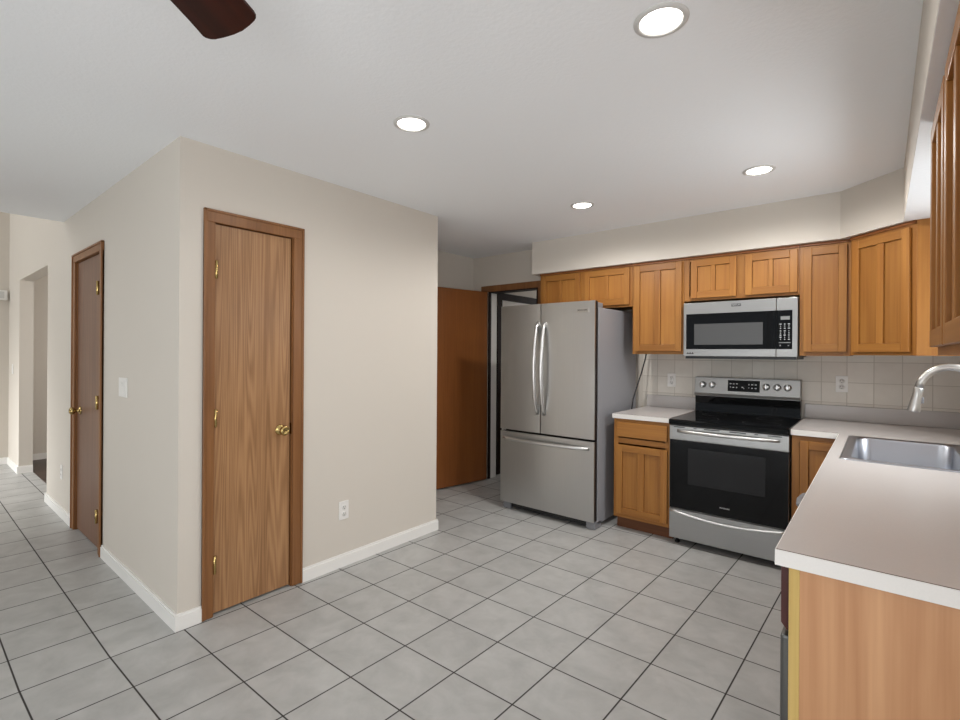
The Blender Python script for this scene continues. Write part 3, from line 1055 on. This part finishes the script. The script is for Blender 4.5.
def ringed(mb, loops, m, cap_last=True):
    n = len(loops[0])
    v = [p for lp in loops for p in lp]
    f = []
    for i in range(len(loops) - 1):
        for k in range(n):
            k2 = (k + 1) % n
            f.append((i * n + k, i * n + k2, (i + 1) * n + k2, (i + 1) * n + k))
    if cap_last:
        f.append(tuple((len(loops) - 1) * n + k for k in range(n)))
    mb.faces_from(v, f, m, smooth=True)


u = thing('kitchen_sink', 'stainless steel drop-in single bowl sink set in the worktop', 'sink', (2.46, 1.62, CT))
b = MB()
E_ = [(2.184, 2.742, 1.204, 2.036, 0.03, CT + 0.0006), (2.186, 2.740, 1.206, 2.034, 0.03, CT + 0.005), (2.196, 2.730, 1.216, 2.024, 0.03, CT + 0.006),
      (2.222, 2.618, 1.246, 1.992, 0.055, CT + 0.003), (2.226, 2.614, 1.250, 1.988, 0.06, CT - 0.004), (2.232, 2.608, 1.256, 1.982, 0.06, CT - 0.14),
      (2.242, 2.598, 1.266, 1.972, 0.06, CT - 0.172), (2.27, 2.57, 1.295, 1.945, 0.06, CT - 0.185)]
ringed(b, [[(x, y, z) for (x, y) in rrect(x0, x1, y0, y1, r)] for (x0, x1, y0, y1, r, z) in E_], M['sink'])
b.build('bowl', u, True)
b = MB(); b.lathe([(0.045, 0), (0.043, 0.003), (0.02, 0.002), (0.004, 0.001)], (2.42, 1.62, CT - 0.1855), (0, 0, 1), M['steel_sat'], 20); b.build('drain', u, True)

u = thing('faucet', 'brushed nickel gooseneck pull-down faucet behind the sink', 'faucet', (2.685, 1.60, CT))
b = MB(); b.lathe([(0.030, 0.006), (0.030, 0.014), (0.024, 0.022), (0.021, 0.06), (0.021, 0.12), (0.016, 0.135)], (2.685, 1.60, CT), (0, 0, 1), M['nickel'], 24); b.build('base', u, True)
pts = [(2.685, 1.60, 1.03), (2.685, 1.60, 1.12), (2.685, 1.60, 1.215)]
for k in range(1, 14):
    a = math.pi * k / 13 * 0.955
    pts.append((2.575 + 0.110 * math.cos(a), 1.60, 1.215 + 0.118 * math.sin(a)))
b = MB(); b.tube(pts, 0.0165, M['nickel'], 16); b.build('spout', u, True)
e = Vector(pts[-1]); dv = (Vector(pts[-1]) - Vector(pts[-2])).normalized()
dv = Vector((-0.16, 0, -0.985)).normalized()
b = MB(); b.lathe([(0.0168, 0), (0.0185, 0.004), (0.0185, 0.03), (0.0225, 0.085), (0.0245, 0.112), (0.0235, 0.116), (0.018, 0.117)], e, dv, M['nickel'], 20)
h = b.build('spray_head', u, True)
b = MB(); b.box(e.x + 0.002, e.x + 0.018, 1.592, 1.608, e.z - 0.075, e.z - 0.045, M['grey_plastic'], 0.004); b.build('spray_button', h, True)
b = MB(); b.tube([(2.685, 1.58, 1.0), (2.685, 1.555, 1.005), (2.700, 1.50, 1.03)], [0.011, 0.010, 0.007], M['nickel'], 10); b.build('lever', u, True)

# ------------------------------------------------------------------ refrigerator
u = thing('refrigerator', 'stainless steel French-door refrigerator with bottom freezer drawer', 'refrigerator', (0.17, 2.30, 0))
b = MB(); b.box(-0.272, 0.618, 2.030, 2.800, 0.035, 1.752, M['case'], 0.004); b.build('case', u, True)
b = MB(); b.box(-0.262, 0.610, 2.008, 2.030, 0.10, 1.745, M['gasket']); b.build('gasket', u, True)


def bowed_door(x0, x1, z0, z1, name, curve=0.010):
    n = 10; front = []
    for k in range(n + 1):
        t = k / n
        front.append((x0 + (x1 - x0) * t, 1.952 + curve * (2 * t - 1) ** 2 * 0.35))
    poly = front + [(x1, 2.008), (x0, 2.008)]
    bb = MB(); bb.prism([(p[0], p[1]) for p in front] + [(x1, 1.966), (x0, 1.966)], z0, z1, M['steel_v'])
    bb.box(x0 + 0.002, x1 - 0.002, 1.966, 2.008, z0 + 0.002, z1 - 0.002, M['gasket'])  # door sides: their shade is put into this dark colour
    return bb.build(name, u, True)


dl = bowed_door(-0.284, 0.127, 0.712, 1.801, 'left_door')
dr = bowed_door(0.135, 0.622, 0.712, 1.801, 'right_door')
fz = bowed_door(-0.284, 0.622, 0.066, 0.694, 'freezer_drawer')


def bow(p0, p1, out, depth, n=18, foot=0.12):
    p0, p1, out = Vector(p0), Vector(p1), Vector(out)
    pts = []
    for k in range(n + 1):
        t = k / n
        s_ = math.sin(math.pi * t) ** 0.6
        pts.append(p0.lerp(p1, t) + out * depth * s_)
    return pts


for (xx, par) in ((0.102, dl), (0.172, dr)):
    b = MB(); b.tube(bow((xx, 1.953, 0.872), (xx, 1.953, 1.645), (0, -1, 0), 0.062), 0.0150, M['steel_sat'], 12); b.build('handle', par, True)
b = MB(); b.tube(bow((-0.245, 1.953, 0.637), (0.575, 1.953, 0.637), (0, -1, 0), 0.058), 0.0150, M['steel_sat'], 12); b.build('handle', fz, True)
b = MB(); b.box(0.462, 0.572, 1.9505, 1.956, 1.712, 1.746, M['nickel'], 0.001); bd = b.build('badge', dr, True)
text('badge_lettering', 'FRIGIDAIRE', 0.017, M['gasket'], bd, front_text(0.517 - 0.17, 1.950 - 2.30, 1.729))
b = MB(); b.box(-0.262, -0.13, 1.985, 2.09, 1.752, 1.792, M['grey_plastic'], 0.006); b.build('hinge_cover', u, True)
b = MB(); b.box(0.48, 0.612, 2.009, 2.12, 1.752, 1.792, M['grey_plastic'], 0.006); b.build('hinge_cover', u, True)
b = MB(); b.box(-0.20, 0.55, 2.000, 2.030, 0.018, 0.060, M['black']); b.build('toe_grille', u, True)
for (x0, x1) in ((-0.272, -0.19), (0.54, 0.618)):
    b = MB(); b.box(x0, x1, 1.985, 2.10, 0.0, 0.060, M['grey_plastic'], 0.006); b.build('foot_cover', u, True)
for xx in (-0.23, 0.58):
    b = MB(); b.lathe([(0.02, 0), (0.02, 0.036)], (xx, 2.58, 0), (0, 0, 1), M['black'], 12); b.build('roller', u, True)

# power cord hanging by the refrigerator side
cord = MB()
cord.tube([(0.716, 2.80, 1.42), (0.708, 2.79, 1.35), (0.692, 2.74, 1.22), (0.675, 2.68, 1.10), (0.664, 2.62, 0.99), (0.660, 2.60, 0.90), (0.660, 2.62, 0.6), (0.660, 2.70, 0.3)], 0.006, M['cord'], 8)
tag(cord.build('power_cord'), 'thin black power cord hanging down beside the refrigerator', 'cord')

# ------------------------------------------------------------------ microwave
u = thing('microwave', 'stainless over-the-range microwave mounted under the wall cabinet', 'microwave', (1.518, 2.41, 1.38))
b = MB(); b.box(1.146, 1.892, 2.428, BW - 0.009, 1.370, 1.780, M['black']); b.build('housing', u, True)
b = MB(); b.box(1.160, 1.885, 2.416, 2.80, 1.352, 1.370, M['black']); b.build('bottom_vent', u, True)
b = MB(); b.box(1.146, 1.7635, 2.408, 2.428, 1.370, 1.780, M['steel'], 0.003); dm = b.build('door', u, True)
b = MB(); b.box(1.7655, 1.890, 2.408, 2.428, 1.370, 1.780, M['steel'], 0.003); pm = b.build('control_column', u, True)
b = MB(); b.box(1.166, 1.7635, 2.4065, 2.412, 1.424, 1.694, M['glass_black'], 0.001); g1 = b.build('door_glass', dm, True)
b = MB(); b.box(1.226, 1.684, 2.4055, 2.409, 1.458, 1.616, M['micro_window']); b.build('door_window', dm, True)
b = MB(); b.box(1.7655, 1.860, 2.4065, 2.412, 1.424, 1.694, M['glass_black'], 0.001); b.build('control_panel', pm, True)
b = MB(); b.box(1.7915, 1.845, 2.4055, 2.409, 1.628, 1.652, M['lcd']); b.build('display', pm, True)
b = MB()
for r_ in range(8):
    for c_ in range(3):
        xx = 1.786 + c_ * 0.0245; zz = 1.598 - r_ * 0.0145 - (0.004 if r_ > 2 else 0)
        w_ = (0.013, 0.008, 0.012, 0.004, 0.006, 0.006, 0.007, 0.010)[(r_ * 3 + c_) % 8]
        b.box(xx + 0.005 - w_ / 2, xx + 0.005 + w_ / 2, 2.4060, 2.409, zz - 0.0025, zz + 0.0025, M['mark'])
b.box(1.782, 1.850, 2.4060, 2.409, 1.4665, 1.4725, M['mark_grey'])
b.box(1.784, 1.794, 2.4060, 2.409, 1.446, 1.454, M['mark_grey']); b.box(1.834, 1.842, 2.4060, 2.409, 1.446, 1.452, M['mark_grey'])
b.build('keypad', pm, True)
b = MB(); b.box(1.776, 1.856, 2.4073, 2.412, 1.378, 1.410, M['steel'], 0.001); b.build('release_button', pm, True)
b = MB(); b.box(1.481, 1.545, 2.4065, 2.410, 1.738, 1.757, M['black'], 0.001); bd = b.build('badge', dm, True)
text('badge_lettering', 'MAYTAG', 0.0145, M['mark'], bd, front_text(1.513 - 1.518, 2.4062 - 2.41, 1.7475 - 1.38))
b = MB(); b.box(1.170, 1.222, 2.4070, 2.410, 1.387, 1.392, M['gasket']); b.box(1.176, 1.184, 2.4070, 2.410, 1.392, 1.400, M['gasket']); b.box(1.192, 1.200, 2.4070, 2.410, 1.392, 1.401, M['gasket']); b.box(1.210, 1.218, 2.4070, 2.410, 1.392, 1.400, M['gasket']); b.build('corner_mark', dm, True)

# ------------------------------------------------------------------ range
u = thing('range', 'stainless electric range with black glass cooktop and oven door', 'range', (1.514, 2.45, 0))
X0, X1 = 1.144, 1.884
b = MB(); b.box(X0 + 0.002, X1 - 0.002, 2.145, 2.855, 0.045, 0.874, M['case']); b.build('body', u, True)
b = MB(); b.box(X0 - 0.002, X1 + 0.002, 2.085, 2.775, 0.876, 0.914, M['glass_black'], 0.006); ck = b.build('cooktop', u, True)
for (cx_, cy_, r_) in ((1.33, 2.28, 0.10), (1.70, 2.28, 0.115), (1.33, 2.58, 0.085), (1.70, 2.58, 0.08)):
    b = MB()
    for rr in (r_,):
        n = 40; v = []; f = []
        for k_ in range(n):
            a = 2 * math.pi * k_ / n
            for q in (rr - 0.0012, rr):
                v.append((cx_ + q * math.cos(a), cy_ + q * math.sin(a), 0.9144))
        for k_ in range(n):
            k2 = (k_ + 1) % n
            f.append((2 * k_, 2 * k_ + 1, 2 * k2 + 1, 2 * k2))
        b.faces_from(v, f, M['mark_grey'])
    b.build('burner_ring', ck, True)
# oven door
b = MB(); b.box(X0, X1, 2.102, 2.143, 0.768, 0.868, M['steel'], 0.003); b.box(X0, X1, 2.106, 2.143, 0.268, 0.768, M['glass_black'], 0.003); od = b.build('oven_door', u, True)
b = MB(); b.box(1.272, 1.752, 2.1045, 2.109, 0.455, 0.712, M['glass_window']); b.build('oven_window', od, True)
for (x0, x1) in ((1.175, 1.25), (1.31, 1.33), (1.38, 1.48), (1.54, 1.64), (1.69, 1.71), (1.765, 1.845)):
    b = MB(); b.box(x0, x1, 2.1005, 2.104, 0.855, 0.8615, M['black']); b.build('vent_slot', od, True)
b = MB(); b.tube(bow((1.205, 2.103, 0.832), (1.830, 2.103, 0.832), (0, -1, 0), 0.050), 0.0115, M['steel_sat'], 12); b.build('handle', od, True)
text('logo_lettering', 'FRIGIDAIRE', 0.0125, M['mark'], od, front_text(1.512 - 1.514, 2.1056 - 2.45, 0.330))
b = MB(); b.box(X0, X1, 2.104, 2.143, 0.052, 0.262, M['steel'], 0.003); wd = b.build('warming_drawer', u, True)
n = 20; lp0, lp1 = [], []
b = MB()
prof = []
for k_ in range(n + 1):
    t = k_ / n
    xx = X0 + 0.012 + (X1 - X0 - 0.024) * t
    prof.append((xx, 2.103, 0.250 - 0.030 * math.sin(math.pi * t)))
b.tube([(p[0], p[1] - 0.014 * math.sin(math.pi * k_ / n) ** 0.5, p[2]) for k_, p in enumerate(prof)], 0.0085, M['steel_sat'], 10)
b.build('handle', wd, True)
for (xx, yy) in ((1.18, 2.18), (1.85, 2.18), (1.18, 2.80), (1.85, 2.80)):
    b = MB(); b.lathe([(0.018, 0), (0.018, 0.012), (0.010, 0.014), (0.010, 0.046)], (xx, yy, 0), (0, 0, 1), M['black'], 12); b.build('foot', u, True)
# backguard
b = MB(); b.prism([(2.776, 0.9146), (2.866, 0.9146), (2.866, 1.046), (2.780, 1.046), (2.784, 0.98)], X0 - 0.010, X1 - 0.014, M['glass_black'], axis='x')
b.build('riser', u, True)
b = MB(); b.prism([(2.766, 1.043), (2.866, 1.043), (2.866, 1.196), (2.800, 1.196), (2.778, 1.066)], X0 - 0.016, X1 - 0.016, M['steel'], 0.002, axis='x')
bg = b.build('backguard', u, True)
slope = (2.800 - 2.778) / (1.196 - 1.066)


def bgy(z):
    return 2.778 + (z - 1.066) * slope


nrm = Vector((0, -1, slope)).normalized()
for xx in (1.190, 1.262, 1.648, 1.721, 1.788):
    b = MB()
    b.lathe([(0.026, 0.0), (0.026, 0.004), (0.0225, 0.006), (0.020, 0.026), (0.018, 0.029), (0.003, 0.029)], (xx, bgy(1.134), 1.134), nrm, M['steel_sat'], 20)
    c = Vector((xx, bgy(1.134), 1.134)) + nrm * 0.030
    b.box(xx - 0.004, xx + 0.004, c.y - 0.002, c.y + 0.006, 1.118, 1.156, M['steel_sat'], 0.001)
    b.build('control_knob', bg, True)
b = MB()
z0, z1 = 1.090, 1.178
off = 0.0015
b.faces_from([(1.378, bgy(z0) - off, z0), (1.604, bgy(z0) - off, z0), (1.604, bgy(z1) - off, z1), (1.378, bgy(z1) - off, z1),
              (1.378, bgy(z0) + 0.01, z0), (1.604, bgy(z0) + 0.01, z0), (1.604, bgy(z1) + 0.01, z1), (1.378, bgy(z1) + 0.01, z1)],
             [(0, 1, 2, 3), (4, 7, 6, 5), (0, 4, 5, 1), (1, 5, 6, 2), (2, 6, 7, 3), (3, 7, 4, 0)], M['glass_black'])
for (xx, zz, w_) in ((1.398, 1.150, 0.012), (1.421, 1.150, 0.010), (1.444, 1.150, 0.013), (1.398, 1.124, 0.005), (1.419, 1.122, 0.012), (1.443, 1.121, 0.010),
                     (1.529, 1.148, 0.008), (1.552, 1.148, 0.014), (1.576, 1.148, 0.013), (1.529, 1.122, 0.006), (1.551, 1.120, 0.011), (1.576, 1.120, 0.013), (1.484, 1.124, 0.012), (1.494, 1.116, 0.006)):
    b.box(xx - w_ / 2, xx + w_ / 2, bgy(zz) - 0.0022, bgy(zz), zz - 0.004, zz + 0.004, M['mark'])
b.build('display_panel', bg, True)


# ------------------------------------------------------------------ plates on the walls
def plate(name, label, cat, loc, rotz, kind, w=0.072, h=0.118, group=None):
    t = thing(name, label, cat, loc, rotz, group)
    b = MB(); b.box(-w / 2, w / 2, -0.006, 0.0, -h / 2, h / 2, M['plate'], 0.002); b.build('cover_plate', t)
    if kind == 'outlet':
        for zz in (0.021, -0.021):
            b = MB(); b.lathe([(0.0165, 0), (0.0165, 0.0018), (0.002, 0.0020)], (0, -0.006, zz), (0, -1, 0), M['plate'], 18)
            b.box(-0.0075, -0.0050, -0.0086, -0.0075, zz - 0.002, zz + 0.009, M['slot']); b.box(0.0050, 0.0075, -0.0086, -0.0075, zz - 0.002, zz + 0.008, M['slot'])
            b.box(-0.0022, 0.0022, -0.0086, -0.0075, zz - 0.012, zz - 0.0075, M['slot'])
            b.build('receptacle', t)
    else:
        nx = 2 if w > 0.1 else 1
        for i in range(nx):
            cx = 0 if nx == 1 else (-0.023 + 0.046 * i)
            b = MB()
            b.prism([(-0.006, -0.034), (-0.0085, -0.034), (-0.0065, 0.0), (-0.0105, 0.034), (-0.006, 0.034)], cx - 0.0165, cx + 0.0165, M['plate'], axis='x')
            b.build('rocker', t)
    return t


RX = math.pi / 2      # faces +X
plate('outlet', 'white wall outlet low on the pantry wall right of the oak door', 'outlet', (PX, 0.323, 0.362), RX, 'outlet')
plate('light_switch', 'wide white light switch plate on the left wall by the corner', 'switch', (-1.222, LY, 1.160), 0, 'switch', w=0.160)
plate('outlet', 'pale wall outlet low on the hallway wall beyond the brown door', 'outlet', (-2.886, LY, 0.371), 0, 'outlet')
plate('light_switch', 'tiny white switch plate at the far end of the hallway', 'switch', (-5.478, LY, 1.160), 0, 'switch')
plate('outlet', 'white outlet on the tile backsplash left of the range', 'outlet', (0.912, BW - 0.008, 1.156), 0, 'outlet')
plate('outlet', 'white outlet on the tile backsplash right of the range', 'outlet', (2.109, BW - 0.008, 1.176), 0, 'outlet')
u = thing('chime_box', 'white box high on the far hallway wall at left edge', 'box', (FAR, -0.80, 2.04))
b = MB(); b.box(0.0, 0.055, -0.13, 0.13, -0.055, 0.062, M['plate'], 0.006); b.build('cover', u)
b = MB(); b.box(0.055, 0.058, -0.10, 0.10, -0.035, 0.045, M['baffle'], 0.001); b.build('grille', u)

# ------------------------------------------------------------------ recessed lights
SPOTS = [((1.785, 0.014), 'large recessed ceiling light nearest the camera, at top right'),
         ((0.650, -0.011), 'recessed ceiling light in front of the pantry wall'),
         ((1.782, 1.655), 'recessed ceiling light in front of the range and soffit'),
         ((0.680, 1.622), 'smallest recessed ceiling light, in front of the refrigerator')]
for (x, y), lab in SPOTS:
    t = thing('recessed_light', lab, 'ceiling light', (x, y, CEIL), 0, 'recessed ceiling lights')
    b = MB()
    prof = [(0.084, 0.0), (0.083, -0.003), (0.070, -0.007), (0.066, -0.006), (0.064, -0.0015), (0.063, 0.0)]
    n = 40; v = []; f = []
    for r_, h_ in prof:
        for k_ in range(n):
            a = 2 * math.pi * k_ / n
            v.append((r_ * math.cos(a), r_ * math.sin(a), h_))
    for i in range(len(prof) - 1):
        for k_ in range(n):
            k2 = (k_ + 1) % n
            f.append((i * n + k_, i * n + k2, (i + 1) * n + k2, (i + 1) * n + k_))
    b.faces_from(v, f, M['baffle'], smooth=True); b.build('trim_ring', t)
    b = MB(); b.lathe([(0.064, -0.0005), (0.060, -0.003), (0.03, -0.0045), (0.002, -0.005)], (0, 0, 0), (0, 0, 1), M['lamp'], 32); b.build('lens', t)
    ld = bpy.data.lights.new('recessed_lamp', 'SPOT')
    ld.energy = 12 if y < 1 else 40
    ld.spot_size = math.radians(172)
    ld.spot_blend = 0.5
    ld.shadow_soft_size = 0.06
    ld.color = (1.0, 0.985, 0.96)
    lo = bpy.data.objects.new('recessed_lamp', ld)
    lo.location = (0, 0, -0.03)
    lo.parent = t
    COL.objects.link(lo)

# ------------------------------------------------------------------ ceiling fan (one blade tip is in view)
HUB = (1.518, -1.593, CEIL)
u = thing('ceiling_fan', 'dark mahogany ceiling fan, one blade tip in view at top', 'fan', HUB)
b = MB(); b.lathe([(0.065, 0), (0.062, -0.03), (0.03, -0.06), (0.012, -0.065), (0.012, -0.17)], (0, 0, 0), (0, 0, 1), M['bronze'], 24); b.build('downrod', u)
b = MB(); b.lathe([(0.03, -0.165), (0.09, -0.18), (0.105, -0.22), (0.105, -0.27), (0.085, -0.31), (0.04, -0.33), (0.005, -0.335)], (0, 0, 0), (0, 0, 1), M['bronze'], 28); b.build('motor_housing', u)
a0 = math.atan2(0.83, -0.55)
for k_ in range(5):
    ang = a0 + k_ * 2 * math.pi / 5
    b = MB()
    poly = [(0.20, -0.055), (0.40, -0.073), (0.604, -0.080), (0.614, -0.079), (0.621, -0.075), (0.627, -0.068), (0.642, -0.046), (0.658, -0.020), (0.668, 0.008), (0.676, 0.040), (0.680, 0.064), (0.680, 0.073), (0.677, 0.080), (0.672, 0.085), (0.666, 0.087), (0.607, 0.081), (0.40, 0.070), (0.20, 0.055)]
    b.prism(poly, -0.003, 0.003, M['blade'], 0.001)
    bl = b.build('blade', u)
    bl.location = (0, 0, -0.305)
    bl.rotation_euler = (0, 0, ang)
    b = MB(); b.box(0.06, 0.25, -0.018, 0.018, 0.004, 0.010, M['bronze'], 0.002); b.build('blade_iron', bl)
